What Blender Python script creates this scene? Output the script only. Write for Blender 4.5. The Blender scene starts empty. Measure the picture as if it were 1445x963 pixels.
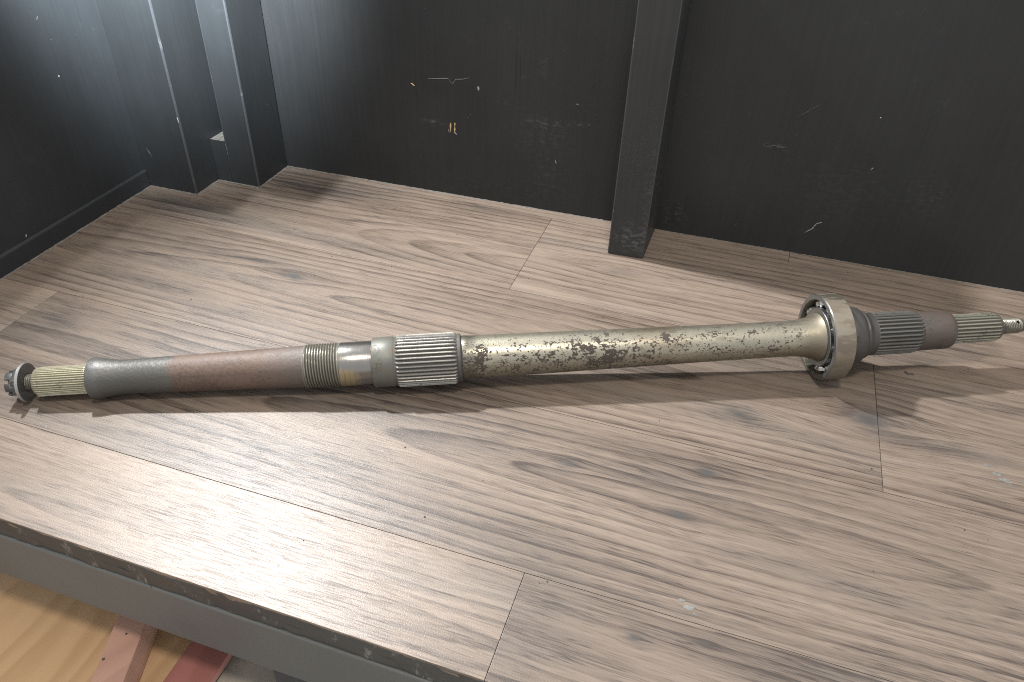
import bpy, bmesh, math, random
from mathutils import Vector, Matrix

sc = bpy.context.scene
C = sc.collection
S = 0.52            # metres per layout unit (camera height above the platform = 1 unit)
PI = math.pi

# ------------------------------------------------------------------ camera, light, exposure
cam = bpy.data.cameras.new('camera')
cam.sensor_width = 36.0
cam.lens = 1076.18 / 1445.0 * 36.0
cam.clip_start = 0.01
cam.clip_end = 50
camo = bpy.data.objects.new('camera', cam)
C.objects.link(camo)
rx = Vector((0.94939, 0.312807, 0.028458))
ry = Vector((0.212481, -0.572875, -0.791622))
rz = Vector((-0.231322, 0.757605, -0.610348))
m = Matrix((rx, -ry, -rz)).transposed().to_4x4()
m.translation = Vector((0, 0, S))
camo.matrix_world = m
sc.camera = camo

world = bpy.data.worlds.new('World')
sc.world = world
world.use_nodes = True
bg = world.node_tree.nodes['Background']
bg.inputs[0].default_value = (0.97, 0.985, 1.0, 1)
bg.inputs[1].default_value = 1.08

def lamp(name, kind, loc, power, size, col):
    l = bpy.data.lights.new(name, kind)
    l.energy = power
    l.color = col
    if kind == 'POINT':
        l.shadow_soft_size = size
    elif kind == 'SPOT':
        l.shadow_soft_size = size
    else:
        l.shape = 'DISK'
        l.size = size
    o = bpy.data.objects.new(name, l)
    o.location = [v * S for v in loc]
    C.objects.link(o)
    return o
spot = lamp('corner_lamp', 'SPOT', (-1.83, 1.76, 2.24), 185, 0.034, (0.97, 0.99, 1.0))
spot.data.spot_size = math.radians(70); spot.data.spot_blend = 0.85
spot.rotation_euler = (Vector((.20, .86, 0)) - Vector((-1.83, 1.76, 2.24))).to_track_quat('-Z', 'Y').to_euler()
lamp('ceiling_lamp', 'AREA', (0.30, -0.50, 4.70), 38, 0.30, (1.0, 0.92, 0.82))
wash = lamp('added_corner_wash', 'SPOT', (-1.03, 1.10, .97), 135.0, 0.06, (0.80, 0.92, 1.0))  # added light with no real source, imitates bloom over the corner walls
wash.data.spot_size = math.radians(80); wash.data.spot_blend = 1.0
wash.rotation_euler = (Vector((-1.42, 1.66, .74)) - Vector((-1.03, 1.10, .97))).to_track_quat('-Z', 'Y').to_euler()

sc.view_settings.view_transform = 'Standard'
sc.view_settings.look = 'None'
sc.view_settings.gamma = 1
sc.view_settings.exposure = 0
sc.cycles.max_bounces = 6
sc.cycles.use_denoising = False
sc.cycles.use_adaptive_sampling = False
sc.cycles.filter_width = 1.1
sc.cycles.sample_clamp_indirect = 4

# ------------------------------------------------------------------ shader helpers
class X:
    """small wrapper so node maths can be written as expressions"""
    nt = None
    def __init__(self, s): self.s = s
    @staticmethod
    def op(o, *a, clamp=False):
        n = X.nt.nodes.new('ShaderNodeMath'); n.operation = o; n.use_clamp = clamp
        for i, v in enumerate(a):
            if isinstance(v, X): X.nt.links.new(v.s, n.inputs[i])
            else: n.inputs[i].default_value = v
        return X(n.outputs[0])
    def __add__(a, b): return X.op('ADD', a, b)
    __radd__ = __add__
    def __sub__(a, b): return X.op('SUBTRACT', a, b)
    def __rsub__(a, b): return X.op('SUBTRACT', b, a)
    def __mul__(a, b): return X.op('MULTIPLY', a, b)
    __rmul__ = __mul__
    def __truediv__(a, b): return X.op('DIVIDE', a, b)
    def __pow__(a, b): return X.op('POWER', a, b)
def fn(o, *a, **k): return X.op(o, *a, **k)
def clamp01(a): return X.op('ADD', a, 0.0, clamp=True)
def step(a, lo, hi):
    n = X.nt.nodes.new('ShaderNodeMapRange'); n.interpolation_type = 'SMOOTHSTEP'
    X.nt.links.new(a.s, n.inputs[0])
    n.inputs[1].default_value = lo; n.inputs[2].default_value = hi
    return X(n.outputs[0])
def vec(x, y, z):
    n = X.nt.nodes.new('ShaderNodeCombineXYZ')
    for i, v in enumerate((x, y, z)):
        if isinstance(v, X): X.nt.links.new(v.s, n.inputs[i])
        else: n.inputs[i].default_value = v
    return n.outputs[0]
def noise(v, scale=1.0, detail=2.0, rough=0.5):
    n = X.nt.nodes.new('ShaderNodeTexNoise')
    X.nt.links.new(v, n.inputs['Vector'])
    n.inputs['Scale'].default_value = scale
    n.inputs['Detail'].default_value = detail
    n.inputs['Roughness'].default_value = rough
    return X(n.outputs['Fac'])
def attr(name):
    n = X.nt.nodes.new('ShaderNodeAttribute'); n.attribute_type = 'OBJECT'; n.attribute_name = name
    return X(n.outputs['Fac'])
def mixc(f, a, b):
    n = X.nt.nodes.new('ShaderNodeMix'); n.data_type = 'RGBA'
    for i, v in ((0, f), (6, a), (7, b)):
        if isinstance(v, X): X.nt.links.new(v.s, n.inputs[i])
        elif hasattr(v, 'links'): X.nt.links.new(v, n.inputs[i])
        elif i == 0: n.inputs[0].default_value = v
        else: n.inputs[i].default_value = (*v, 1)
    return n.outputs[2]
def lin(a, b, f): return a + (b - a) * f
def coords():
    t = X.nt.nodes.new('ShaderNodeTexCoord'); s = X.nt.nodes.new('ShaderNodeSeparateXYZ')
    X.nt.links.new(t.outputs['Object'], s.inputs[0])
    return X(s.outputs[0]), X(s.outputs[1]), X(s.outputs[2])
def material(name):
    mt = bpy.data.materials.new(name); mt.use_nodes = True
    X.nt = mt.node_tree
    return mt, mt.node_tree.nodes['Principled BSDF']
def put(bs, inp, v):
    if isinstance(v, X): X.nt.links.new(v.s, bs.inputs[inp])
    elif hasattr(v, 'links'): X.nt.links.new(v, bs.inputs[inp])
    elif isinstance(v, tuple): bs.inputs[inp].default_value = (*v, 1)
    else: bs.inputs[inp].default_value = v
def bump(bs, h, dist, strength=1.0):
    n = X.nt.nodes.new('ShaderNodeBump')
    n.inputs['Distance'].default_value = dist; n.inputs['Strength'].default_value = strength
    X.nt.links.new(h.s, n.inputs['Height']); X.nt.links.new(n.outputs[0], bs.inputs['Normal'])

# ------------------------------------------------------------------ materials
def mat_laminate():
    mt, b = material('laminate_wood')
    x, y, z = coords()
    x = x * (1 / S); y = y * (1 / S)
    seed = attr('seed'); tone = attr('tone'); grey = attr('grey')
    # knots: centre, size, darkness, colour greyness
    knots = [(.1082, 1.1786, .024, .014, 1.0, .7), (.347, 1.243, .035, .030, .8, .8), (-.9446, 1.3007, .024, .013, .9, .7),
             (-.1689, .9367, .014, .008, .9, .5), (.066, .999, .015, .0085, 1.0, .7), (-.6284, 1.7824, .035, .011, .6, .4),
             (-.2082, 1.5971, .045, .018, .35, .4), (.034, .886, .018, .008, .8, .6), (.0742, .8025, .008, .005, .6, .3),
             (.0038, .6403, .008, .005, .8, .6), (.1019, .6639, .007, .0045, .8, .6), (-1.05, 1.335, .02, .006, .4, .5)]
    wy = y; kd = None; halo = None
    n0 = noise(vec(x * 9.0, y * 26.0, seed), 1.0, 3)
    for kx, ky, sx, sy, dk, gr in knots:
        dx = (x - kx); dy = (y - ky)
        d2 = (dx * (1 / sx)) ** 2.0 + (dy * (1 / sy)) ** 2.0
        dw = fn('ABSOLUTE', dx * (1 / (sx * 3.2)))
        d3 = dw * dw + (dy * (1 / (sy * 2.6))) ** 2.0
        g = fn('EXPONENT', d3 * -1.0)
        wy = wy - dy * g * 0.62
        core = fn('EXPONENT', d2 * -0.9) * dk
        hl = g * (dk * 0.32)
        kd = core if kd is None else fn('MAXIMUM', kd, core)
        halo = hl if halo is None else fn('MAXIMUM', halo, hl)
    kd = clamp01(kd * (step(n0, 0.34, 0.56) * 0.85 + 0.35))
    # broad dark figure of the print; the back-left corner is darkened too
    smears = [(-1.25, 1.165, .15, .025, .5), (-1.33, .965, .06, .035, .7), (-1.39, 1.50, .16, .06, .5), (.30, .835, .22, .020, .45),
              (.46, 1.205, .13, .018, .6), (-.42, .93, .25, .03, .28), (-.02, .955, .13, .022, .4), (-.95, 1.47, .30, .022, .40),
              (-1.05, 1.12, .28, .02, .35), (-.15, .66, .10, .10, .3), (.22, .66, .3, .03, .25), (-1.1, 1.73, .16, .035, .6), (.0, 1.33, .35, .02, .2),
              (-1.13, 1.33, .16, .012, .3), (-.45, 1.08, .2, .02, .25), (-.95, .73, .3, .02, .3), (-.75, .80, .25, .025, .25)]
    wob = noise(vec(x * 3.0, y * 12.0, seed + 7.0), 1.0, 3) - 0.5
    sm = None
    for kx, ky, sx, sy, dk in smears:
        d2 = ((x - kx) * (1 / sx)) ** 2.0 + ((y - ky + wob * (sy * 2.0)) * (1 / sy)) ** 2.0
        t = fn('EXPONENT', d2 * -1.0) * dk
        sm = t if sm is None else fn('MAXIMUM', sm, t)
    # growth rings cut by the plank face
    warp = noise(vec(x * 1.5, wy * 5.0, seed), 1.0, 3) - 0.5
    warp2 = noise(vec(x * 9.0, wy * 28.0, seed + 3.0), 1.0, 2) - 0.5
    w = wy - attr('yc') + warp * 0.030 + warp2 * 0.006
    ax = fn('MINIMUM', fn('ABSOLUTE', (x - attr('xc')) * attr('arch')), 0.085)
    r = fn('SQRT', w * w + ax * ax)
    ph = r * attr('rings') + warp * 0.9
    fr = fn('FRACT', ph)
    ring = (fr ** 3.0) * step(1.0 - fr, 0.0, 0.10)
    ringvar = noise(vec(x * 2.0, y * 9.0, seed + 11.0), 1.0, 2)
    ring = ring * step(ringvar, 0.28, 0.62)
    # fibre and pores
    fib = noise(vec(x * 14.0, wy * 300.0 + warp * 5.0, seed), 1.0, 4, 0.65)
    pores = noise(vec(x * 20.0, wy * 520.0 + warp * 8.0, seed + 5.0), 1.0, 2)
    pore = step(pores, 0.55, 0.63)
    ln1 = noise(vec(x * 5.0, wy * 165.0 + warp * 3.0, seed + 9.0), 1.0, 2, 0.5)
    ln2 = noise(vec(x * 8.0, wy * 290.0 + warp * 5.0, seed + 19.0), 1.0, 2, 0.5)
    lv = step(noise(vec(x * 5.0, wy * 22.0, seed + 29.0), 1.0, 3, 0.6), 0.36, 0.66)
    streak = (1.0 - step(fn('ABSOLUTE', ln1 - 0.5), 0.0, 0.040)) * 0.65 + (1.0 - step(fn('ABSOLUTE', ln2 - 0.5), 0.0, 0.050)) * 0.55
    streak = streak * (lv * 0.85 + 0.15)
    big = noise(vec(x * 1.3, wy * 14.0, seed + 2.0), 1.0, 4, 0.6)
    band = noise(vec(x * 1.8, wy * 55.0 + warp * 1.0, seed + 33.0), 1.0, 3, 0.6)
    v = 0.80 + (big - 0.5) * 0.75 + (band - 0.5) * 0.60 + (fib - 0.5) * 0.62 - ring * 0.66 - pore * 0.24 - streak * 0.50 - sm * 0.60 - halo * 0.5 + tone
    v = clamp01(v)
    dark = (0.048, 0.035, 0.028); light = (0.218, 0.168, 0.131)
    col = mixc(v, dark, light)
    gm = clamp01(step(noise(vec(x * 1.1, wy * 9.0, seed + 4.0), 1.0, 3), 0.47, 0.72) * 0.38 + grey + sm * 0.6)
    gcol = mixc(v, (0.042, 0.038, 0.036), (0.190, 0.164, 0.141))
    col = mixc(gm, col, gcol)
    col = mixc(kd, col, (0.055, 0.052, 0.050))
    put(b, 'Base Color', col)
    tiny = noise(vec(x * 420.0, y * 560.0, 0.0), 1.0, 2, 0.75)
    put(b, 'Roughness', clamp01(0.385 + (tiny - 0.5) * 0.24 + pore * 0.06))
    b.inputs['IOR'].default_value = 1.46
    bump(b, tiny * 1.0 - pore * 0.2 - streak * 0.15 + fib * 0.12, 0.00020, 0.8)
    b.inputs['Coat Weight'].default_value = 0.0
    b.inputs['Coat Roughness'].default_value = 0.27
    X.nt.links.new(b.inputs['Normal'].links[0].from_socket, b.inputs['Coat Normal'])
    return mt

def mat_black(name, base=0.022, grain=0.5, scuff=1.0, rough=0.42, spots=(), tint=(1.0, 1.0, 1.02), dust_low=0.0):
    """old brushed black paint on plywood: faint vertical grain, chips, dusty scuffs"""
    mt, b = material(name)
    x, y, z = coords()
    u = x + y * 0.73
    g = noise(vec(x * 260.0, y * 260.0, z * 7.0), 1.0, 3, 0.6)
    cloud = noise(vec(x * 6.0, y * 6.0, z * 5.0), 1.0, 4, 0.6)
    fine = noise(vec(x * 900.0, y * 900.0, z * 900.0), 1.0, 2)
    crack = step(noise(vec(x * 210.0, y * 210.0, z * 4.5), 1.0, 2), 0.68, 0.78) * step(cloud, 0.5, 0.6)
    dust = step(noise(vec(x * 40.0, y * 40.0, z * 55.0), 1.0, 5, 0.75), 0.56, 0.80) * step(cloud, 0.45, 0.70)
    chip = step(noise(vec(x * 240.0, y * 240.0, z * 170.0), 1.0, 2, 0.5), 0.765, 0.80) * step(noise(vec(x * 9.0 + 4.0, y * 9.0, z * 11.0), 1.0, 2), 0.48, 0.60)
    v = base * (0.85 + 0.45 * 0.5) + (g - 0.5) * (base * 0.55 * grain) + (cloud - 0.5) * (base * 0.7)
    lum = v - crack * (base * 0.45)
    d = dust * (0.05 * scuff)
    for px, py, pz, sx, sz, amt in spots:
        d2 = ((x - px) * (1 / sx)) ** 2.0 + ((z - pz) * (1 / sz)) ** 2.0
        patch = step(noise(vec(x * 110.0, y * 110.0, z * 190.0), 1.0, 4, 0.7), 0.46, 0.66)
        d = d + fn('EXPONENT', d2 * -1.0) * patch * (amt * 0.42)
    lum = lum + d
    lum = fn('MAXIMUM', lum, 0.006)
    n = X.nt.nodes.new('ShaderNodeCombineColor')
    for i in range(3):
        X.nt.links.new((lum * tint[i]).s, n.inputs[i])
    col = mixc(chip * (0.85 * min(scuff, 1.0)), n.outputs[0], (0.26, 0.25, 0.23))
    put(b, 'Base Color', col)
    b.inputs['Specular IOR Level'].default_value = 0.30
    put(b, 'Roughness', clamp01(rough + (cloud - 0.5) * 0.25 + dust * 0.2 + (g - 0.5) * 0.15))
    bump(b, g * 0.8 + fine * 0.3 - crack * 1.6 - chip * 1.0, 0.0005, 0.6)
    return mt

def mat_worn_edge(name, base=(0.03, 0.031, 0.033), amount=0.5):
    mt, b = material(name)
    x, y, z = coords()
    n1 = noise(vec(x * 60.0, y * 60.0, z * 26.0), 1.0, 5, 0.7)
    n2 = noise(vec(x * 400.0, y * 400.0, z * 160.0), 1.0, 3, 0.6)
    f = step(n1 + (n2 - 0.5) * 0.35, 0.66 - amount * 0.22, 0.80 - amount * 0.12)
    put(b, 'Base Color', mixc(f, base, (0.14, 0.135, 0.128)))
    put(b, 'Roughness', 0.5)
    bump(b, n2 - f, 0.0005, 0.5)
    return mt

def mat_plain(name, col, rough=0.6, metallic=0.0, var=0.15, scale=60.0, stretch=(1, 1, 1), bmp=0.0003):
    mt, b = material(name)
    x, y, z = coords()
    n1 = noise(vec(x * (scale * stretch[0]), y * (scale * stretch[1]), z * (scale * stretch[2])), 1.0, 5, 0.65)
    lo = tuple(c * (1 - var * 1.6) for c in col); hi = tuple(min(1, c * (1 + var * 1.6)) for c in col)
    put(b, 'Base Color', mixc(step(n1, 0.25, 0.75), lo, hi))
    put(b, 'Roughness', clamp01(rough + (n1 - 0.5) * 0.3))
    b.inputs['Metallic'].default_value = metallic
    bump(b, n1, bmp, 0.6)
    return mt

def mat_pine(name, light, dark, rot):
    mt, b = material(name)
    x, y, z = coords()
    cr, sr = math.cos(rot), math.sin(rot)
    u = x * cr + y * sr; v = y * cr - x * sr
    wv = noise(vec(u * 2.2, v * 9.0, 3.0), 1.0, 3)
    ring = fn('FRACT', v * 34.0 + wv * 5.5)
    ring = step(ring, 0.1, 0.8) * step(1.0 - ring, 0.0, 0.2)
    fib = noise(vec(u * 18.0, v * 420.0, 1.0), 1.0, 3, 0.6)
    put(b, 'Base Color', mixc(clamp01(ring * 0.6 + (fib - 0.5) * 0.4), light, dark))
    put(b, 'Roughness', 0.55)
    bump(b, fib, 0.0003, 0.5)
    return mt

def mat_metal(name, build):
    mt, b = material(name)
    x, y, z = coords()
    build(b, x, y, z)
    return mt

def m_tube(b, x, y, z):
    """pale straw coloured plated steel with flaked dark patches"""
    s = x * (1 / S)
    p = vec(x, y, z)
    big = noise(vec(x * 30.0, y * 55.0, z * 55.0), 1.0, 3, 0.6)
    fine = noise(vec(x * 340.0, y * 420.0, z * 420.0), 1.0, 5, 0.66)
    vfine = noise(vec(x * 700.0, y * 900.0, z * 900.0), 1.0, 2)
    # flaking: loose clusters, heaviest near the splined end and about the middle of the tube
    v = (y * 0.62 + z * 0.78) * (1 / S)
    mid = noise(vec(x * 95.0, y * 130.0, z * 130.0), 1.0, 3, 0.6)
    add = None
    for ps, pv, ws, wv, am in ((.832, -.006, .010, .030, .26), (1.007, .019, .006, .005, .16), (1.022, .011, .009, .008, .22), (1.040, .001, .012, .010, .24),
                               (1.052, -.025, .014, .009, .22), (1.082, -.008, .010, .022, .20), (1.078, .028, .006, .006, .20), (1.060, .022, .006, .006, .20),
                               (1.192, .017, .0062, .0085, .55), (1.09, -.02, .05, .014, .09), (.95, -.012, .10, .016, .065), (1.15, -.018, .05, .014, .06),
                               (1.405, -.020, .022, .008, .12), (1.36, .018, .035, .006, .05), (1.27, .014, .03, .008, .06)):
        e = fn('EXPONENT', (((s - ps) * (1 / ws)) ** 2.0 + ((v - pv) * (1 / wv)) ** 2.0) * -1.0) * am
        add = e if add is None else add + e
    fade = step(s, 1.0, 1.5) * 0.022 + step(v, 0.018, 0.036) * 0.05
    field = mid * 0.30 + fine * 0.70 + add * 0.45 - fade + (vfine - 0.5) * 0.12 + (big - 0.5) * 0.14
    fl = step(field, 0.545, 0.557)
    neck = 1.0 - step(s, 0.812, 0.835)
    end = step(s, 1.45, 1.49)
    brush = noise(vec(x * 900.0, y * 6.0, z * 6.0), 1.0, 2)
    soft = noise(vec(x * 12.0, y * 30.0, z * 30.0), 1.0, 3)
    col = mixc(soft, (0.385, 0.355, 0.275), (0.25, 0.235, 0.195))
    brown = step(noise(vec(x * 9.0 + 3.0, y * 22.0, z * 22.0), 1.0, 3), 0.52, 0.70)
    col = mixc(brown * step(s, 0.95, 1.25) * 0.65, col, (0.25, 0.185, 0.125))
    lath = step(noise(vec(x * 420.0, 0.0, 0.0), 1.0, 2), 0.52, 0.66) * step(s, 1.40, 1.44)
    col = mixc(lath * 0.5, col, (0.16, 0.125, 0.09))
    smear = step(noise(vec(x * 60.0 + 2.0, y * 190.0, z * 190.0), 1.0, 4, 0.6), 0.54, 0.66) * step(s, 0.95, 1.2)
    col = mixc(smear * 0.55, col, (0.15, 0.125, 0.10))
    col = mixc(end * 0.8, col, (0.185, 0.160, 0.120))
    col = mixc(neck * 0.85, col, (0.135, 0.125, 0.10))
    fl = fl * (1.0 - end)
    under = 1.0 - step(v, -.03, .006)
    col = mixc(under * step(noise(vec(x * 16.0, y * 40.0, z * 40.0 + 9.0), 1.0, 3), 0.35, 0.65) * 0.3, col, (0.19, 0.155, 0.11))
    put(b, 'Base Color', mixc(fl, col, (0.058, 0.048, 0.040)))
    put(b, 'Metallic', (1.0 - fl) * 0.85)
    put(b, 'Specular IOR Level', 0.5 - fl * 0.38)
    put(b, 'Roughness', clamp01(0.42 + end * 0.1 + (soft - 0.5) * 0.25 + fl * 0.3 + (fine - 0.5) * 0.3))
    bump(b, brush * 0.25 + fine * 0.35 - fl * 0.9, 0.0003, 0.7)

def m_sleeve(b, x, y, z):
    """dark oiled steel that turns into dry brown rust along the shaft"""
    s = x * (1 / S)
    n1 = noise(vec(x * 60.0, y * 60.0, z * 60.0), 1.0, 4, 0.6)
    n2 = noise(vec(x * 330.0, y * 330.0, z * 330.0), 1.0, 4, 0.65)
    n3 = noise(vec(x * 14.0, y * 30.0, z * 30.0), 1.0, 3, 0.6)
    rust = step(s + (n1 - 0.5) * 0.045 + (n2 - 0.5) * 0.012, 0.236, 0.264)
    back = step(s + (n3 - 0.5) * 0.10, 0.40, 0.50)
    face = 1.0 - step(s, 0.112, 0.125)
    steel = mixc(n3, (0.108, 0.103, 0.090), (0.066, 0.064, 0.060))
    steel = mixc(face * 0.6, steel, (0.10, 0.10, 0.10))
    rcol = mixc(step(n2 * 0.5 + n3 * 0.5, 0.35, 0.62), (0.058, 0.038, 0.029), (0.112, 0.074, 0.056))
    rcol = mixc(back * 0.6, rcol, (0.085, 0.075, 0.069))
    put(b, 'Base Color', mixc(rust, steel, rcol))
    put(b, 'Metallic', lin(0.5, 0.12, rust))
    put(b, 'Roughness', clamp01(0.50 + rust * 0.08 + (n2 - 0.5) * 0.4 + (n3 - 0.5) * 0.2))
    bump(b, n2 * 0.9 + n1 * 0.6, 0.0006, 0.8)

def grimy(base, grime, metallic=0.6, rough=0.4, amt=0.5, ringed=False, rustcol=(0.16, 0.09, 0.05), rust=0.0, seed=0.0, groove=None, soft=False, dirt=(0.035, 0.031, 0.026)):
    def f(b, x, y, z):
        n1 = noise(vec(x * 55.0 + seed, y * 55.0, z * 55.0), 1.0, 4, 0.65)
        n2 = noise(vec(x * 420.0 + seed, y * 420.0, z * 420.0), 1.0, 3, 0.6)
        k = step(n1 * 0.65 + n2 * 0.35, 0.62 - amt * 0.22, 0.74 - amt * 0.14) if not soft else step(noise(vec(x * 22.0 + seed, y * 75.0, z * 75.0), 1.0, 5, 0.65), 0.42, 0.60)
        col = mixc(k, base, grime)
        if rust:
            k2 = step(noise(vec(x * 120.0, y * 80.0, z * 80.0 + seed), 1.0, 4, 0.6), 0.60 - rust * 0.15, 0.70)
            col = mixc(k2 * 0.8, col, rustcol)
        met = (1.0 - k * 0.7) * metallic
        rg = rough + k * 0.25 + (n2 - 0.5) * 0.2
        if groove:   # old grease packed into the grooves
            rad = fn('SQRT', y * y + z * z) * (1 / S)
            gr = (1.0 - step(rad + (n1 - 0.5) * (groove[1] - groove[0]) * 0.7, groove[0], groove[1])) * 0.92
            col = mixc(gr, col, dirt)
            met = met * (1.0 - gr); rg = rg + gr * 0.3
        put(b, 'Base Color', col)
        put(b, 'Metallic', met)
        put(b, 'Roughness', clamp01(rg))
        h = n2 * 0.5 + n1 * 0.4
        if ringed:
            h = h + noise(vec(x * 1500.0, y * 8.0, z * 8.0), 1.0, 2) * 0.5
        bump(b, h, 0.0003, 0.6)
    return f

def m_land(b, x, y, z):
    """ground bearing land: bright polish with a varnish-yellow patch and brown stain"""
    s = x * (1 / S)
    n2 = noise(vec(x * 300.0, y * 300.0, z * 300.0), 1.0, 3, 0.6)
    n1 = noise(vec(x * 60.0, y * 60.0, z * 60.0), 1.0, 3, 0.6)
    brush = noise(vec(x * 1600.0, y * 6.0, z * 6.0), 1.0, 2)
    patch = (1.0 - step(s + (n1 - 0.5) * 0.030 + (n2 - 0.5) * 0.01, 0.586, 0.610)) * (1.0 - step(z + (n1 - 0.5) * 0.010 + (n2 - 0.5) * 0.003, 0.006, 0.0115))
    ln = step(fn('FRACT', s * 95.0 + n1 * 1.2), 0.84, 0.93) * patch
    col = mixc(n1, (0.25, 0.235, 0.215), (0.17, 0.165, 0.16))
    col = mixc(patch * 0.85, col, (0.27, 0.21, 0.115))
    col = mixc(ln * 0.6, col, (0.13, 0.085, 0.04))
    put(b, 'Base Color', col)
    put(b, 'Metallic', 0.85 - patch * 0.35)
    put(b, 'Roughness', clamp01(0.24 + patch * 0.12 + (n2 - 0.5) * 0.12))
    bump(b, brush * 0.35 + n2 * 0.2, 0.0002, 0.6)

M = {}
M['wood'] = mat_laminate()
wall_spots = [(-.803 * S, 0, .205 * S, .028 * S, .007 * S, .16), (-.49 * S, 0, .246 * S, .05 * S, .014 * S, .10),
              (-.40 * S, 0, .258 * S, .03 * S, .005 * S, .14), (-.50 * S, 0, .20 * S, .07 * S, .05 * S, .035), (-.47 * S, 0, .10 * S, .06 * S, .05 * S, .03),
              (-.62 * S, 0, .04 * S, .2 * S, .03 * S, .02), (.08 * S, 0, .272 * S, .03 * S, .006 * S, .10), (.25 * S, 0, .19 * S, .12 * S, .09 * S, .018),
              (-.13 * S, 0, .05 * S, .03 * S, .05 * S, .05), (.44 * S, 0, .20 * S, .05 * S, .05 * S, .03)]
M['wall'] = mat_black('black_wall_paint', 0.020, 0.6, 0.5, 0.50, wall_spots, (0.98, 1.0, 1.03))
M['left_wall'] = mat_black('black_side_wall_paint', 0.022, 0.3, 0.4, 0.50, (), (0.93, 1.0, 1.07))
M['timber'] = mat_black('black_timber_paint', 0.028, 0.8, 0.5, 0.45,
                        [(-.205 * S, 0, .052 * S, .04 * S, .034 * S, .16), (-.178 * S, 0, .17 * S, .02 * S, .12 * S, .06)], (0.98, 1.0, 1.02))
M['corner'] = mat_black('black_corner_timber_paint', 0.022, 0.3, 0.35, 0.45, (), (0.95, 1.0, 1.05))
M['edge'] = mat_worn_edge('worn_black_arris', (0.035, 0.037, 0.040), 0.35)
M['apron'] = mat_black('dark_grey_apron_paint', 0.088, 0.25, 0.5, 0.45, (), (0.97, 1.0, 0.98))
M['raw'] = mat_plain('raw_laminate_edge', (0.12, 0.108, 0.095), 0.8, 0, 0.3, 200)
M['core'] = mat_plain('dark_fibreboard_core', (0.06, 0.046, 0.035), 0.9, 0, 0.2, 200)
M['chip'] = mat_plain('pale_chipped_paint', (0.25, 0.245, 0.23), 0.7, 0, 0.2, 300)
M['bare'] = mat_plain('bare_yellow_wood', (0.42, 0.29, 0.15), 0.7, 0, 0.2, 300)
M['tube'] = mat_metal('straw_plated_steel', m_tube)
M['sleeve'] = mat_metal('oiled_and_rusted_steel', m_sleeve)
M['land'] = mat_metal('ground_steel', m_land)
M['pale_spline'] = mat_metal('pale_straw_spline_steel', grimy((0.42, 0.395, 0.285), (0.15, 0.135, 0.095), 0.55, 0.38, 0.35, groove=(.0260, .0276), dirt=(0.13, 0.115, 0.08)))
M['main_spline'] = mat_metal('bright_spline_steel', grimy((0.27, 0.262, 0.24), (0.09, 0.083, 0.072), 0.75, 0.40, 0.35, seed=4, groove=(.0470, .0499)))
M['dark_spline'] = mat_metal('dull_dark_spline_steel', grimy((0.115, 0.11, 0.10), (0.05, 0.046, 0.042), 0.5, 0.5, 0.5, seed=9, groove=(.0398, .0424), dirt=(0.02, 0.019, 0.018)))
M['end_spline'] = mat_metal('worn_end_spline_steel', grimy((0.25, 0.24, 0.19), (0.07, 0.066, 0.055), 0.65, 0.42, 0.5, seed=2, groove=(.0272, .0294)))
M['collar_thread'] = mat_metal('dirty_collar_thread_steel', grimy((0.25, 0.238, 0.195), (0.085, 0.078, 0.062), 0.7, 0.38, 0.4, seed=6, groove=(.0402, .0420)))
M['thread'] = mat_metal('dirty_thread_steel', grimy((0.24, 0.225, 0.18), (0.07, 0.062, 0.055), 0.7, 0.38, 0.5, seed=6, groove=(.0140, .0153)))
M['shoulder'] = mat_metal('stained_shoulder_steel', grimy((0.105, 0.105, 0.090), (0.060, 0.047, 0.031), 0.25, 0.5, 0.5, rust=0.5, rustcol=(0.15, 0.075, 0.03), seed=12))
M['ring'] = mat_metal('bearing_steel', grimy((0.29, 0.26, 0.205), (0.135, 0.110, 0.084), 0.85, 0.30, 0.5, seed=3, soft=True))
M['race'] = mat_metal('bright_bearing_face', grimy((0.19, 0.19, 0.185), (0.075, 0.072, 0.07), 0.85, 0.32, 0.4, seed=7))
M['ball'] = mat_metal('ball_steel', grimy((0.55, 0.55, 0.54), (0.3, 0.28, 0.26), 1.0, 0.12, 0.1, seed=5))
M['cage'] = mat_metal('cage_steel', grimy((0.40, 0.39, 0.36), (0.16, 0.14, 0.12), 0.85, 0.25, 0.3, seed=8))
M['collar'] = mat_metal('greasy_dark_collar', grimy((0.060, 0.056, 0.052), (0.030, 0.028, 0.026), 0.4, 0.5, 0.5, seed=15))
M['rustband'] = mat_metal('brown_rusted_band', grimy((0.072, 0.055, 0.046), (0.038, 0.034, 0.031), 0.2, 0.55, 0.75, rust=0.25, rustcol=(0.10, 0.062, 0.045), seed=18))
M['nut'] = mat_metal('worn_black_nut', grimy((0.075, 0.075, 0.075), (0.45, 0.44, 0.41), 0.5, 0.45, 0.42, seed=21))
M['washer'] = mat_metal('grey_washer_steel', grimy((0.115, 0.115, 0.115), (0.07, 0.07, 0.07), 0.6, 0.42, 0.4, seed=24))
M['washer_rim'] = mat_metal('pale_washer_rim', grimy((0.30, 0.295, 0.28), (0.15, 0.14, 0.13), 0.6, 0.42, 0.45, seed=25))
M['pine'] = mat_pine('pine_sheet_wood', (0.42, 0.270, 0.145), (0.33, 0.195, 0.095), 1.55)
M['pink'] = mat_pine('pink_stained_timber', (0.38, 0.22, 0.165), (0.31, 0.168, 0.126), 1.2)
M['pink_light'] = mat_pine('lit_pink_timber_face', (0.52, 0.32, 0.25), (0.45, 0.27, 0.21), 1.2)  # lit copy of the pink timber, light painted into the colour
M['red_light'] = mat_pine('lit_red_timber_face', (0.50, 0.25, 0.21), (0.44, 0.21, 0.18), 1.57)  # lit copy of the red timber, brightness painted in likewise
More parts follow.
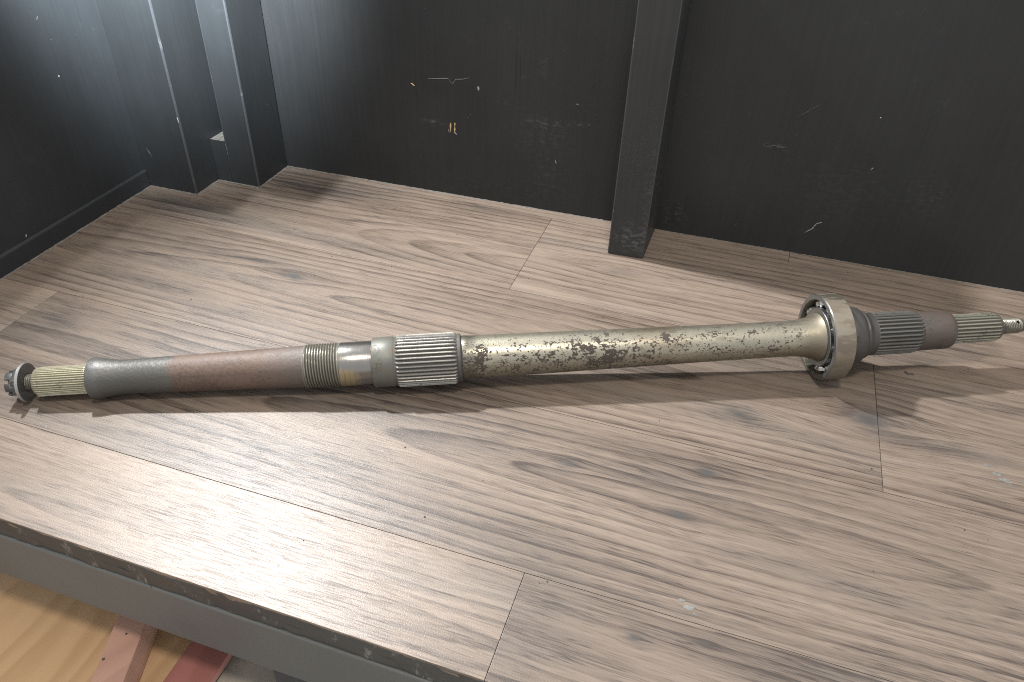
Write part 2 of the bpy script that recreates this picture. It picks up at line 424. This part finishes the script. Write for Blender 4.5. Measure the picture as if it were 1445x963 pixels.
M['red'] = mat_pine('red_stained_timber', (0.26, 0.100, 0.082), (0.20, 0.073, 0.060), 1.57)
M['concrete'] = mat_plain('grey_concrete', (0.30, 0.265, 0.22), 0.85, 0, 0.15, 30)
M['blackleg'] = mat_plain('dark_painted_leg', (0.03, 0.033, 0.042), 0.5, 0, 0.2, 50)

# ------------------------------------------------------------------ mesh helpers
def mesh_obj(name, bm, mats, parent=None, smooth=False, bevel=0.0, bevel_mat=None, angle=0.6):
    if not isinstance(mats, (list, tuple)): mats = [mats]
    bmesh.ops.recalc_face_normals(bm, faces=bm.faces)
    if bevel:
        es = [e for e in bm.edges if len(e.link_faces) == 2 and e.calc_face_angle(0) > 0.5]
        r = bmesh.ops.bevel(bm, geom=es, offset=bevel, segments=2, profile=0.6, affect='EDGES')
        if bevel_mat is not None:
            for f in r['faces']: f.material_index = bevel_mat
    me = bpy.data.meshes.new(name)
    bm.to_mesh(me); bm.free()
    for mm in mats: me.materials.append(mm)
    if smooth:
        me.shade_smooth()
        try: me.set_sharp_from_angle(angle=angle)
        except Exception: pass
    o = bpy.data.objects.new(name, me)
    C.objects.link(o)
    if parent: o.parent = parent
    return o
def empty(name, loc=(0, 0, 0)):
    o = bpy.data.objects.new(name, None); o.empty_display_size = 0.05
    o.location = loc; C.objects.link(o); return o
def tag(o, label=None, cat=None, kind=None, group=None):
    if label: o['label'] = label
    if cat: o['category'] = cat
    if kind: o['kind'] = kind
    if group: o['group'] = group
    return o
def prism(bm, pts, z0, z1, mat=0):
    """vertical prism over a polygon given in layout units"""
    a = [bm.verts.new((p[0] * S, p[1] * S, z0 * S)) for p in pts]
    b = [bm.verts.new((p[0] * S, p[1] * S, z1 * S)) for p in pts]
    n = len(pts); fs = [bm.faces.new(list(reversed(a))), bm.faces.new(b)]
    for i in range(n):
        fs.append(bm.faces.new((a[i], a[(i + 1) % n], b[(i + 1) % n], b[i])))
    for f in fs: f.material_index = mat
    return fs
def rect(x0, y0, x1, y1): return [(x0, y0), (x1, y0), (x1, y1), (x0, y1)]

def yb(x): return 1.8427 + 0.0166 * (x + 0.10)       # front face of the back wall (units)
FE = 0.5096                                          # front edge of the platform

# ------------------------------------------------------------------ the setting: lower floor
bm = bmesh.new(); prism(bm, rect(-4, -3, 4, 3), -0.372, -0.346)
tag(mesh_obj('ground', bm, M['concrete']), kind='structure')

# ------------------------------------------------------------------ platform with laminate planks
plat = empty('platform')
tag(plat, 'raised platform topped with grey-brown wood laminate and edged in black paint', 'platform')
bm = bmesh.new(); prism(bm, [(-1.6, FE + .003), (2.3, FE + .003), (2.3, yb(2.3) + .02), (-1.6, yb(-1.6) + .02)], -0.046, -0.0135)
mesh_obj('platform_deck', bm, M['core'], plat)
G = 0.00045
s1, s2, s3, s4 = 0.6925, 1.0573, 1.4296, 1.797
planks = [  # x0, y0, x1, y1, tone, grey, seed, xc, yc, arch, rings
    (-1.60, FE, -.1775, s1, .12, .00, 1.3, -.62, .555, .05, 48),
    (-.1775, FE, 1.60, s1, -.12, .05, 2.7, .60, .50, .04, 52),
    (-1.60, s1, -1.407, s2, .20, .00, 5.1, -1.9, .85, .03, 50),
    (-1.407, s1, 1.20, s2, -.08, .08, 3.9, -.02, .905, .085, 44),
    (1.20, s1, 2.30, s2, .05, .10, 4.4, 1.7, .90, .05, 44),
    (-1.60, s2, .3625, s3, -.06, .00, 6.2, -.55, 1.255, .075, 46),
    (.3625, s2, 2.00, s3, -.03, .00, 7.7, 1.0, 1.12, .05, 48),
    (-1.60, s3, -.4480, s4, -.03, .00, 8.3, -.33, 1.548, .135, 50),
    (-.4480, s3, 1.50, s4, .09, .02, 9.6, -.05, 1.60, .07, 42),
    (-1.60, s4, .176, 1.885, .06, .05, 10.2, -.9, 1.9, .04, 46),
    (.176, s4, 2.10, 1.885, .02, .00, 11.5, .9, 1.9, .04, 46),
    (1.60, FE, 2.3, s1, .0, .05, 12.7, 1.9, .50, .04, 52), (2.0, s2, 2.3, s3, .0, .0, 13.7, 2.2, 1.2, .04, 52),
    (1.5, s3, 2.3, s4, .0, .0, 14.7, 2.0, 1.6, .04, 52)]
for x0, y0, x1, y1, tone, grey, seed, xc, yc, arch, rings in planks:
    bm = bmesh.new()
    prism(bm, rect(x0 + G, y0 + (G if y0 > FE else 0), x1 - G, y1 - G), -0.0135, 0.0)
    o = mesh_obj('plank', bm, M['wood'], plat, bevel=0.0003)
    o['tone'] = tone; o['grey'] = grey; o['seed'] = seed * 3.7
    o['xc'] = xc; o['yc'] = yc; o['arch'] = arch; o['rings'] = float(rings)
# worn plywood edge under the laminate (irregular, dented)
rnd = random.Random(4)
bm = bmesh.new()
N = 260; rows = []
prof = [(0.0, -0.0035), (-.0030, -0.0045), (-.0042, -0.010), (-.0040, -0.024), (-.0044, -0.027), (-.0040, -0.046), (.004, -0.046)]
for i in range(N + 1):
    x = -1.6 + 3.9 * i / N
    row = []
    for k, (dy, z) in enumerate(prof):
        j = rnd.gauss(0, .0007) if 0 < k < 6 else 0
        dent = 0.0024 if (k in (1, 2) and rnd.random() < .10) else 0
        row.append(bm.verts.new((x * S, (FE + .0026 + dy + j + dent) * S, (z + (rnd.gauss(0, .0006) if k in (1, 2, 3, 4) else 0)) * S)))
    rows.append(row)
for a, b in zip(rows, rows[1:]):
    for k in range(len(prof) - 1):
        bm.faces.new((a[k], b[k], b[k + 1], a[k + 1]))
M['plyedge'] = mat_worn_edge('worn_black_plywood_edge', (0.034, 0.035, 0.035), 0.40)
mesh_obj('plywood_edge', bm, M['plyedge'], plat, smooth=True)
bm = bmesh.new(); prism(bm, rect(-1.6, FE - .0055, 2.3, FE + .03), -0.1755, -0.0468)
o = mesh_obj('apron_board', bm, [M['apron'], M['edge']], plat, bevel=0.0016, bevel_mat=0)
bm = bmesh.new(); prism(bm, rect(-.548, FE + .005, -.45, FE + .09), -0.3455, -0.176)
mesh_obj('support_leg', bm, M['blackleg'], plat, bevel=0.002)
bm = bmesh.new(); prism(bm, rect(1.8, FE + .005, 1.9, FE + .09), -0.3455, -0.176)
mesh_obj('support_leg', bm, M['blackleg'], plat, bevel=0.002)
# ragged pale line where the laminate was cut against the walls
def bead(name, pts, parent, w=0.0030, seed=1, mat='raw'):
    r = random.Random(seed); bm = bmesh.new(); prev = None
    for (ax, ay), (bx, by) in zip(pts, pts[1:]):
        L = math.hypot(bx - ax, by - ay); n = max(2, int(L / 0.008))
        nx, ny = -(by - ay) / L, (bx - ax) / L
        prev = None
        for i in range(n + 1):
            t = i / n; px, py = ax + (bx - ax) * t, ay + (by - ay) * t
            ww = w * r.uniform(.45, 1.35)
            hh = w * r.uniform(.25, .7)
            cur = [bm.verts.new(((px + nx * c) * S, (py + ny * c) * S, zz * S)) for c, zz in ((0.001, 0.0002), (0.0005, hh), (-ww * .6, hh * .8), (-ww, 0.0002))]
            if prev:
                for k in range(3): bm.faces.new((prev[k], cur[k], cur[k + 1], prev[k + 1]))
            prev = cur
    return mesh_obj(name, bm, M[mat], parent, smooth=True)
bead('cut_laminate_edge', [(-1.565, .55), (-1.565, 1.5705), (-1.4126, 1.5705), (-1.4126, 1.6705), (-1.278, 1.6705), (-1.278, yb(-1.278)),
                            (-.262, yb(-.262))], plat, .0034, 3)
bead('cut_laminate_edge', [(-.173, yb(-.173)), (2.2, yb(2.2))], plat, .0020, 5)

# ------------------------------------------------------------------ walls
H = 0.72
HT = 0.58
HS = 0.63
def wall_panel(name, x0, x1, label):
    bm = bmesh.new()
    prism(bm, [(x0, yb(x0)), (x1, yb(x1)), (x1, yb(x1) + .04), (x0, yb(x0) + .04)], 0.0006, H)
    return tag(mesh_obj(name, bm, M['wall']), label, 'wall', 'structure')
wl = wall_panel('back_wall', -1.62, -.2205, 'scuffed black painted back wall between the corner timbers and the post')
wr = wall_panel('back_wall', -.2195, 2.3, 'plain black painted back wall on the far side of the post, behind the bearing')
lw = empty('side_wall')
tag(lw, 'black painted side wall meeting the corner timbers, with a low skirting batten', 'wall', 'structure')
bm = bmesh.new(); prism(bm, rect(-1.63, .30, -1.5720, 1.5705), 0.0006, HS)
mesh_obj('panel', bm, M['left_wall'], lw)
bm = bmesh.new()
prof = [(-1.5718, .0006), (-1.5652, .0006), (-1.5652, .0440), (-1.5668, .0475), (-1.5718, .0500)]
a = [bm.verts.new((p[0] * S, .30 * S, p[1] * S)) for p in prof]; b = [bm.verts.new((p[0] * S, 1.5700 * S, p[1] * S)) for p in prof]
bm.faces.new(a); bm.faces.new(list(reversed(b)))
for i in range(5): bm.faces.new((a[i], b[i], b[(i + 1) % 5], a[(i + 1) % 5]))
mesh_obj('skirting_batten', bm, M['left_wall'], lw, bevel=0.0008)

# chips and scratches: thin flakes lying on the painted faces
def stroke(pts, width, parent, plane, mat='chip', seed=0, taper=True):
    """plane: function (u, v) -> world unit point on the face, normal offset built in"""
    r = random.Random(seed); bm = bmesh.new(); dense = []
    for (ax, ay), (bx, by) in zip(pts, pts[1:]):
        n = max(3, int(math.hypot(bx - ax, by - ay) / (width * 0.8)))
        for i in range(n): dense.append((ax + (bx - ax) * i / n, ay + (by - ay) * i / n))
    dense.append(pts[-1]); L = len(dense); prev = None
    for i, (u, v) in enumerate(dense):
        j = min(i, L - 2); dx, dy = dense[j + 1][0] - dense[j][0], dense[j + 1][1] - dense[j][1]
        q = math.hypot(dx, dy) or 1; nx, ny = -dy / q, dx / q
        w = width * r.uniform(.35, 1.0) * (min(1, .35 + 2.2 * min(i, L - 1 - i) / L) if taper else 1)
        cur = [bm.verts.new([c * S for c in plane(u + nx * s * w / 2, v + ny * s * w / 2, e)]) for s, e in ((-1, 0), (0, 1), (1, 0))]
        if prev:
            for k in range(2): bm.faces.new((prev[k], cur[k], cur[k + 1], prev[k + 1]))
        prev = cur
    return mesh_obj('paint_chip', bm, M[mat], parent)
pb = lambda u, v, e: (u, yb(u) - .0006 - e * .0010, v)
pl = lambda u, v, e: (-1.5714 + e * .0010, u, v)
pt1 = lambda u, v, e: (u, 1.5699 - e * .0010, v)
stroke([(-.7527, .2115), (-.7542, .1855)], .0055, wl, pb, 'bare', 1)
stroke([(-.7404, .2134), (-.7419, .1854)], .0055, wl, pb, 'bare', 2)
stroke([(-.744, .187), (-.736, .181)], .006, wl, pb, 'chip', 3)
stroke([(-.760, .194), (-.758, .183)], .004, wl, pb, 'chip', 31)
stroke([(-.8627, .3037), (-.8528, .2975)], .0075, wl, pb, 'bare', 4)
stroke([(-.6748, .3197), (-.6738, .3087)], .0065, wl, pb, 'chip', 5)
M['dust'] = mat_plain('grey_scratch', (0.048, 0.048, 0.048), 0.8, 0, 0.3, 300)
stroke([(-.8132, .3214), (-.7572, .3288), (-.7456, .3156), (-.7354, .3299), (-.7177, .3322), (-.6982, .3385)], .0026, wl, pb, 'dust', 6)
stroke([(-.4586, .153), (-.458, .146), (-.4539, .1418)], .0035, wl, pb, 'chip', 7)
stroke([(-.8412, .1059), (-.844, .0927)], .0022, wl, pb, 'dust', 8)
stroke([(-.416, .308), (-.408, .309)], .004, wl, pb, 'dust', 81)
stroke([(.1987, .0631), (.2126, .076), (.2188, .0913), (.2307, .0977)], .0040, wr, pb, 'chip', 9)
stroke([(.055, .2681), (.075, .276), (.085, .270), (.1073, .2766)], .004, wr, pb, 'dust', 10)
stroke([(.1102, .35), (.1511, .386)], .0035, wr, pb, 'dust', 11)
stroke([(.2826, .374), (.2855, .3727)], .004, wr, pb, 'chip', 12)
stroke([(.0312, .0579), (.0224, .0396)], .003, wr, pb, 'dust', 13)
stroke([(.30, .25), (.304, .256)], .003, wr, pb, 'chip', 14)
stroke([(1.3934, .3658), (1.3941, .3603)], .0065, lw, pl, 'chip', 15)
stroke([(1.1593, .0605), (1.1555, .0540)], .0055, lw, pl, 'chip', 16)
stroke([(1.3896, .4993), (1.3841, .4915)], .003, lw, pl, 'dust', 17)
stroke([(1.1647, .1998), (1.1725, .191)], .003, lw, pl, 'dust', 18)
stroke([(1.30, .12), (1.303, .11)], .003, lw, pl, 'dust', 19)

# ------------------------------------------------------------------ timbers in the corner and the post
bm = bmesh.new(); prism(bm, rect(-1.63, 1.5712, -1.4126, 1.80), 0.0006, HT)
c1 = tag(mesh_obj('corner_timber', bm, [M['corner'], M['edge']], bevel=0.0022, bevel_mat=1),
         'wide black corner timber against the side wall, standing proud of its neighbour', 'timber post')
stroke([(-1.5437, .1146), (-1.5341, .0935)], .005, c1, pt1, 'dust', 20)
stroke([(-1.4154, .222), (-1.4140, .208)], .0035, c1, pt1, 'chip', 21)
bm = bmesh.new(); prism(bm, rect(-1.3660, 1.6712, -1.278, 1.8195), 0.0006, HT)
c2 = tag(mesh_obj('corner_timber', bm, [M['corner'], M['edge']], bevel=0.0022, bevel_mat=1),
         'narrow black corner timber beside the dark slot, next to the back wall', 'timber post')
bm = bmesh.new(); prism(bm, rect(-1.4121, 1.6720, -1.3665, 1.80), 0.0006, .1235)[1].material_index = 1
tag(mesh_obj('spacer_block', bm, [M['corner'], M['raw']]),
    'short black spacer block closing the bottom of the slot between the corner timbers', 'wood block')
bm = bmesh.new()
prism(bm, [(-.2656, 1.6722), (-.1755, 1.6767), (-.1755 + .003, 1.8405), (-.2656 + .003, 1.8392)], 0.0006, H)
post = tag(mesh_obj('timber_post', bm, [M['timber'], M['edge']], bevel=0.0013, bevel_mat=1),
           'black painted timber post with a dusty foot, standing against the middle of the back wall', 'timber post')
bm = bmesh.new()
prism(bm, [(-.293, 1.833), (-.268, 1.825), (-.267, 1.833), (-.290, 1.839)], 0.0006, .006)
tag(mesh_obj('wood_sliver', bm, M['raw'], bevel=0.0004), 'small wood sliver lying on the laminate at the foot of the post', 'wood sliver')

def splat(x, y, r, parent, mat, seed):
    rr = random.Random(seed); bm = bmesh.new(); n = 14; a0 = rr.random() * 6
    c = bm.verts.new((x * S, y * S, .0006 * S * 2)); ring = []
    for i in range(n):
        t = 2 * PI * i / n; q = r * rr.uniform(.55, 1.15)
        ring.append(bm.verts.new(((x + q * 1.6 * math.cos(t + a0)) * S, (y + q * .8 * math.sin(t + a0)) * S, .0003 * S)))
    for i in range(n): bm.faces.new((c, ring[i], ring[(i + 1) % n]))
    return mesh_obj('paint_spot', bm, M[mat], parent, smooth=True)
M['spot'] = mat_plain('pale_paint_spot', (0.14, 0.138, 0.128), 0.6, 0, 0.25, 300)
for x, y, r, sd in ((.560, 1.172, .0065, 1), (.572, 1.160, .0075, 2), (.545, 1.190, .004, 3), (.580, 1.150, .003, 4), (.072, .716, .0065, 5), (.060, .724, .004, 6),
                    (.083, .707, .0035, 7), (-.92, .80, .004, 8), (-.3, 1.2, .0018, 9), (-1.1, .70, .0035, 10), (.40, .90, .0018, 11)):
    splat(x, y, r, plat, 'spot', sd)
M['crumb'] = mat_plain('dark_grit', (0.05, 0.045, 0.04), 0.9, 0, 0.3, 300)
rg = random.Random(12)
bm = bmesh.new()
for i in range(60):
    x = rg.uniform(-1.5, 1.2); y = rg.uniform(.54, 1.0) if rg.random() < .4 else rg.uniform(1.0, 1.82); r = rg.uniform(.0006, .0016) * S
    q = bmesh.ops.create_icosphere(bm, subdivisions=1, radius=r)
    bmesh.ops.translate(bm, verts=q['verts'], vec=(x * S, y * S, r * .6))
for px, py in ((.4255, 1.4245), (.4295, 1.4205), (.438, 1.4225)):
    q = bmesh.ops.create_icosphere(bm, subdivisions=1, radius=.0026 * S)
    bmesh.ops.scale(bm, verts=q['verts'], vec=(1.6, 1, .5))
    bmesh.ops.translate(bm, verts=q['verts'], vec=(px * S, py * S, .001 * S))
tag(mesh_obj('grit', bm, M['crumb']), 'tiny dark grit scattered over the laminate', 'grit', 'stuff')

# ------------------------------------------------------------------ boards on the lower floor
def ext(p, q, y): return p[0] + (q[0] - p[0]) * (y - p[1]) / (q[1] - p[1])
bm = bmesh.new(); prism(bm, [(-2.2, -.2), (-.70, -.2), (-.70, 1.0), (-2.2, 1.0)], -0.3455, -0.3402)
tag(mesh_obj('pine_sheet', bm, M['pine'], bevel=0.0005), 'pale yellow pine sheet lying flat below the platform edge', 'wood sheet')
def timber(name, l0, l1, r0, r1, h, mat, label):
    ya, ybk = 0.1, 0.95; z0, z1 = -0.3398, -0.3398 + h
    bm = bmesh.new()
    prism(bm, [(ext(l0, l1, ya), ya), (ext(r0, r1, ya), ya), (ext(r0, r1, ybk), ybk), (ext(l0, l1, ybk), ybk)], z0, z1)[3].material_index = 1  # side facing the light takes the brighter lit copy
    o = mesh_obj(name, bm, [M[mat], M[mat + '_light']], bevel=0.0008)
    return tag(o, label, 'timber')
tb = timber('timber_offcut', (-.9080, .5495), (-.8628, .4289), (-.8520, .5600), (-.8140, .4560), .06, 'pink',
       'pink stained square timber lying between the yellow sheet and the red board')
td = timber('timber_offcut', (-.7722, .5651), (-.7718, .4832), (-.6940, .5660), (-.6940, .5080), .02, 'red',
       'dark red stained board lying nearest the platform leg')
def hole(x, y, z, r, parent):
    bm = bmesh.new(); bmesh.ops.create_circle(bm, cap_ends=True, segments=12, radius=r * S)
    bmesh.ops.translate(bm, verts=bm.verts, vec=(x * S, y * S, z * S))
    mesh_obj('nail_head', bm, M['core'], parent)
hole(-.872, .470, -.2795, .0028, tb); hole(-.868, .523, -.2795, .0022, tb)

# ------------------------------------------------------------------ axle shaft
A = Vector((-1.1623, .7679, .0354)); B = Vector((.2646, 1.3790, .0863))
root = empty('axle_shaft')
d = (B - A).normalized()
e1 = Vector((0, 0, 1)).cross(d).normalized(); e2 = d.cross(e1).normalized()
mw = Matrix((d, e1, e2)).transposed().to_4x4(); mw.translation = A * S
root.matrix_world = mw
tag(root, 'long worn steel axle shaft with splines, threads and a ball bearing, lying across the platform', 'axle shaft')

def lathe(prof, n=96, fr=None, closed=False):
    """revolve (s, r) pairs in units about local x; fr(s, r, theta) may change the radius"""
    bm = bmesh.new(); rings = []
    for s, r in prof:
        ring = []
        for i in range(n):
            t = 2 * PI * i / n
            rr = fr(s, r, t) if fr else r
            ring.append(bm.verts.new((s * S, rr * math.cos(t) * S, rr * math.sin(t) * S)))
        rings.append(ring)
    pairs = list(zip(rings, rings[1:])) + ([(rings[-1], rings[0])] if closed else [])
    for a, b in pairs:
        for i in range(n):
            j = (i + 1) % n
            bm.faces.new((a[i], a[j], b[j], b[i]))
    if not closed:
        bm.faces.new(list(reversed(rings[0]))); bm.faces.new(rings[-1])
    return bm
def spline_bm(s0, s1, r_out, depth, teeth, taper0=.006, taper1=.006, r_in_end0=None, r_in_end1=None, jitter=0.0, seed=0, scallop=0.5):
    r = random.Random(seed); per = 10; n = teeth * per
    shape = [0, .08, .55, .95, 1, 1, .95, .55, .08, 0]
    k = [r.uniform(1 - jitter, 1) for _ in range(teeth)]
    st = [(s0, 0), (s0 + taper0 * .5, .55), (s0 + taper0, 1)]
    m_ = 10
    for i in range(1, m_): st.append((s0 + taper0 + (s1 - s0 - taper0 - taper1) * i / m_, 1))
    st += [(s1 - taper1, 1), (s1 - taper1 * .5, .55), (s1, 0)]
    wob = [[r.gauss(0, jitter * .12) for _ in range(teeth)] for _ in st]
    bm = bmesh.new(); rings = []
    for q, (s, f) in enumerate(st):
        ring = []
        for i in range(n):
            t = 2 * PI * i / n; tooth = i // per
            h = shape[i % per] * depth * (k[tooth] + wob[q][tooth])
            rb = r_out - depth
            rr = rb + h * f - (1 - f) * depth * .12
            ring.append(bm.verts.new((s * S, rr * math.cos(t) * S, rr * math.sin(t) * S)))
        rings.append(ring)
    for a, b in zip(rings, rings[1:]):
        for i in range(n):
            j = (i + 1) % n; bm.faces.new((a[i], a[j], b[j], b[i]))
    bm.faces.new(list(reversed(rings[0]))); bm.faces.new(rings[-1])
    return bm
def thread_bm(s0, s1, r, pitch, depth, n=48):
    k = int((s1 - s0) / pitch * 8); prof = [(s0 + (s1 - s0) * i / k, r) for i in range(k + 1)]
    def fr(s, rr, t):
        ph = (s / pitch - t / (2 * PI)) % 1.0
        h = 1 - abs(2 * ph - 1)
        h = max(0.0, min(1.0, (h - .12) / .7))
        ends = min(1, (s - s0) / (pitch * 1.2), (s1 - s) / (pitch * 1.2))
        return rr - depth * (1 - h) * max(0, min(1, ends * 1.0)) - depth * .55 * (1 - max(0, min(1, ends)))
    return lathe(prof, n, fr)
def part(name, bm, mat, parent=root, smooth=True, angle=0.6, bevel=0, label=None):
    o = mesh_obj(name, bm, mat, parent, smooth, bevel, None, angle)
    if label: o['label'] = label
    return o

# left end: nut, washer, stud, fine spline
bm = bmesh.new()
def block(bm, pts, s0, s1):
    a = [bm.verts.new((s0 * S, p[0] * S, p[1] * S)) for p in pts]; b = [bm.verts.new((s1 * S, p[0] * S, p[1] * S)) for p in pts]
    n = len(pts); bm.faces.new(a); bm.faces.new(list(reversed(b)))
    for i in range(n): bm.faces.new((a[i], b[i], b[(i + 1) % n], a[(i + 1) % n]))
block(bm, [(.0285 * math.cos(PI / 3 * i + .25), .0285 * math.sin(PI / 3 * i + .25)) for i in range(6)], -.0405, -.0272)
for i in range(6):
    a0 = PI / 3 * i + .25 + PI / 6
    pts = [(.0240 * math.cos(a0 + q), .0240 * math.sin(a0 + q)) for q in (-.36, -.18, 0, .18, .36)]
    pts += [(.0150 * math.cos(a0 + q), .0150 * math.sin(a0 + q)) for q in (.33, 0, -.33)]
    block(bm, pts, -.0530, -.0403)
part('castle_nut', bm, M['nut'], bevel=0.0006)
part('washer', lathe([(-.0272, .017), (-.0272, .0364), (-.0266, .0372), (-.0220, .0372), (-.0214, .0366), (-.0214, .017)], 72, closed=True), M['washer'])
wr_ = bpy.data.objects[-1] if False else None
for o in root.children:
    if o.name.startswith('washer'):
        o.data.materials.append(M['washer_rim'])
        for f in o.data.polygons:
            if abs(f.normal.x) < .75 and f.center.yz.length > .03 * S: f.material_index = 1
part('threaded_end', thread_bm(-.0500, -.0022, .0158, .0040, .0022), M['thread'])
part('fine_spline', spline_bm(-.0035, .1000, .0282, .0024, 38, .008, .004, jitter=.25, seed=3), M['pale_spline'])
# flared sleeve, rusty shaft
part('shaft_body', lathe([(.0975, .0275), (.0977, .0379), (.0984, .0388), (.1000, .0391), (.111, .0390), (.1155, .0384), (.122, .0368), (.132, .0350), (.143, .0337), (.154, .0330),
                          (.17, .0329), (.20, .0337), (.25, .0349), (.32, .0361), (.40, .0379), (.4925, .0403), (.4960, .0403)], 96), M['sleeve'])
part('threaded_collar', thread_bm(.4950, .5625, .0428, .0051, .0030, 72), M['collar_thread'])
part('bearing_land', lathe([(.5620, .0400), (.5635, .0424), (.6215, .0428), (.6240, .0418), (.6250, .0418)], 96), M['land'])
part('shoulder_collar', lathe([(.6243, .0425), (.6250, .0474), (.6268, .0484), (.6480, .0486), (.6640, .0490), (.6660, .0478), (.6690, .0468), (.6745, .0462)], 96), M['shoulder'])
part('main_spline', spline_bm(.6680, .7880, .0512, .0046, 38, .0065, .0065, jitter=.06, seed=5), M['main_spline'])
part('retaining_ring', lathe([(.7865, .0440), (.7870, .0462), (.7885, .0472), (.7935, .0472), (.7950, .0458), (.7960, .0425)], 96), M['main_spline'])
part('shaft_tube', lathe([(.7950, .0418), (.8000, .0432), (.8080, .0425), (.8120, .0421), (.85, .0421), (.9, .0416), (.98, .0408), (1.07, .0396), (1.2, .0380), (1.32, .0365), (1.42, .0360),
                          (1.455, .0362), (1.468, .0370), (1.480, .0388), (1.490, .0408), (1.499, .0438), (1.505, .0465), (1.5080, .0484), (1.5095, .0492), (1.5110, .0488), (1.5125, .0480), (1.525, .0480)], 128), M['tube'])
# ball bearing: part with sub-parts
sb0, sb1 = 1.5085, 1.5500; smid = (sb0 + sb1) / 2
brg = part('bearing', lathe([(sb0, .0762), (sb0, .0842), (sb0 + .0020, .0862), (sb1 - .0020, .0862), (sb1, .0842), (sb1, .0762), (smid + .010, .0758), (smid, .0790), (smid - .010, .0758)], 128, closed=True), M['ring'])
brg.name = 'bearing'
for f in brg.data.polygons: pass
brg.data.materials.append(M['race'])
for f in brg.data.polygons:
    if f.normal.x < -.4: f.material_index = 1
part('inner_ring', lathe([(sb0 + .0025, .0478), (sb0 + .0015, .0505), (sb0 + .0015, .0584), (sb0 + .0025, .0594), (smid - .011, .0592), (smid, .0560), (smid + .011, .0592), (sb1 - .002, .0600), (sb1 - .001, .0515)], 96, closed=True), M['race'], brg)
NB, RP, RB = 9, .0676, .0136
ball_me = None
for i in range(NB):
    t = 2 * PI * (i + .30) / NB
    if ball_me is None:
        bm = bmesh.new(); bmesh.ops.create_uvsphere(bm, u_segments=20, v_segments=12, radius=RB * S)
        o = part('ball', bm, M['ball'], brg, angle=3); ball_me = o.data
    else:
        o = bpy.data.objects.new('ball', ball_me); C.objects.link(o); o.parent = brg
    o.location = (smid * S, RP * math.cos(t) * S, RP * math.sin(t) * S)
bm = bmesh.new(); n = 216; rr_ = []
for i in range(n):
    t = 2 * PI * i / n
    best = min(abs((t - 2 * PI * (k + .30) / NB + PI) % (2 * PI) - PI) for k in range(NB)) * RP
    bulge = math.sqrt(max(0, (RB + .0012) ** 2 - best ** 2)) if best < RB + .0012 else 0
    s = smid - max(.0022, bulge)
    a = [bm.verts.new((q * S, r * math.cos(t) * S, r * math.sin(t) * S)) for q, r in ((s, .0645), (s, .0706), (s + .0012, .0706), (s + .0012, .0645))]
    rr_.append(a)
for i in range(n):
    a, b = rr_[i], rr_[(i + 1) % n]
    for k in range(4): bm.faces.new((a[k], a[(k + 1) % 4], b[(k + 1) % 4], b[k]))
part('cage', bm, M['cage'], brg)
for i in range(NB):
    t = 2 * PI * (i + .80) / NB
    bm = bmesh.new(); bmesh.ops.create_uvsphere(bm, u_segments=10, v_segments=6, radius=.0022 * S)
    o = part('rivet', bm, M['ball'], brg, angle=3); o.location = ((smid - .0030) * S, RP * math.cos(t) * S, RP * math.sin(t) * S)
part('grease_shield', lathe([(smid + .0125, .0618), (smid + .0125, .0755), (smid + .0140, .0755), (smid + .0140, .0618)], 72, closed=True), M['collar'], brg)
# collar and right hand end
part('spacer_ring', lathe([(1.5490, .0515), (1.5505, .0640), (1.5545, .0650), (1.5580, .0632), (1.5600, .0600), (1.5615, .0515)], 96), M['ring'])
part('dark_collar', lathe([(1.5605, .0500), (1.5610, .0590), (1.5640, .0600), (1.5800, .0585), (1.5890, .0560), (1.5935, .0520), (1.5950, .0490), (1.5985, .0500), (1.6030, .0480), (1.6060, .0450), (1.6100, .0434), (1.6210, .0432), (1.6230, .0380)], 96), M['collar'])
part('wide_spline', spline_bm(1.6080, 1.7170, .0436, .0040, 32, .012, .014, jitter=.08, seed=7), M['dark_spline'])
part('rusty_band', lathe([(1.7060, .0380), (1.7110, .0396), (1.7720, .0390), (1.7800, .0385), (1.7845, .0361), (1.7860, .0290)], 96), M['rustband'])
part('end_spline', spline_bm(1.7820, 1.8880, .0302, .0034, 24, .004, .010, jitter=.15, seed=9), M['end_spline'])
th = part('threaded_end', thread_bm(1.8840, 1.9370, .0160, .0036, .0020), M['thread'])
part('stud_tip', lathe([(1.9355, .0128), (1.9420, .0134), (1.9445, .0120), (1.9450, .0080)], 40), M['thread'])
# cotter hole through the stud
bm = bmesh.new(); bmesh.ops.create_cone(bm, cap_ends=True, segments=20, radius1=.0036 * S, radius2=.0036 * S, depth=.06 * S)
dirv = Vector((0, -.42, .91)).normalized()
rot = Vector((0, 0, 1)).rotation_difference(dirv).to_matrix().to_4x4(); rot.translation = Vector((1.9280 * S, 0, 0))
bmesh.ops.transform(bm, verts=bm.verts, matrix=rot)
cut = mesh_obj('cutter', bm, M['core'], root)
md = th.modifiers.new('hole', 'BOOLEAN'); md.operation = 'DIFFERENCE'; md.object = cut; md.solver = 'EXACT'
bpy.context.view_layer.update()
dg = bpy.context.evaluated_depsgraph_get()
newme = bpy.data.meshes.new_from_object(th.evaluated_get(dg))
th.modifiers.clear(); th.data = newme
bpy.data.objects.remove(cut)
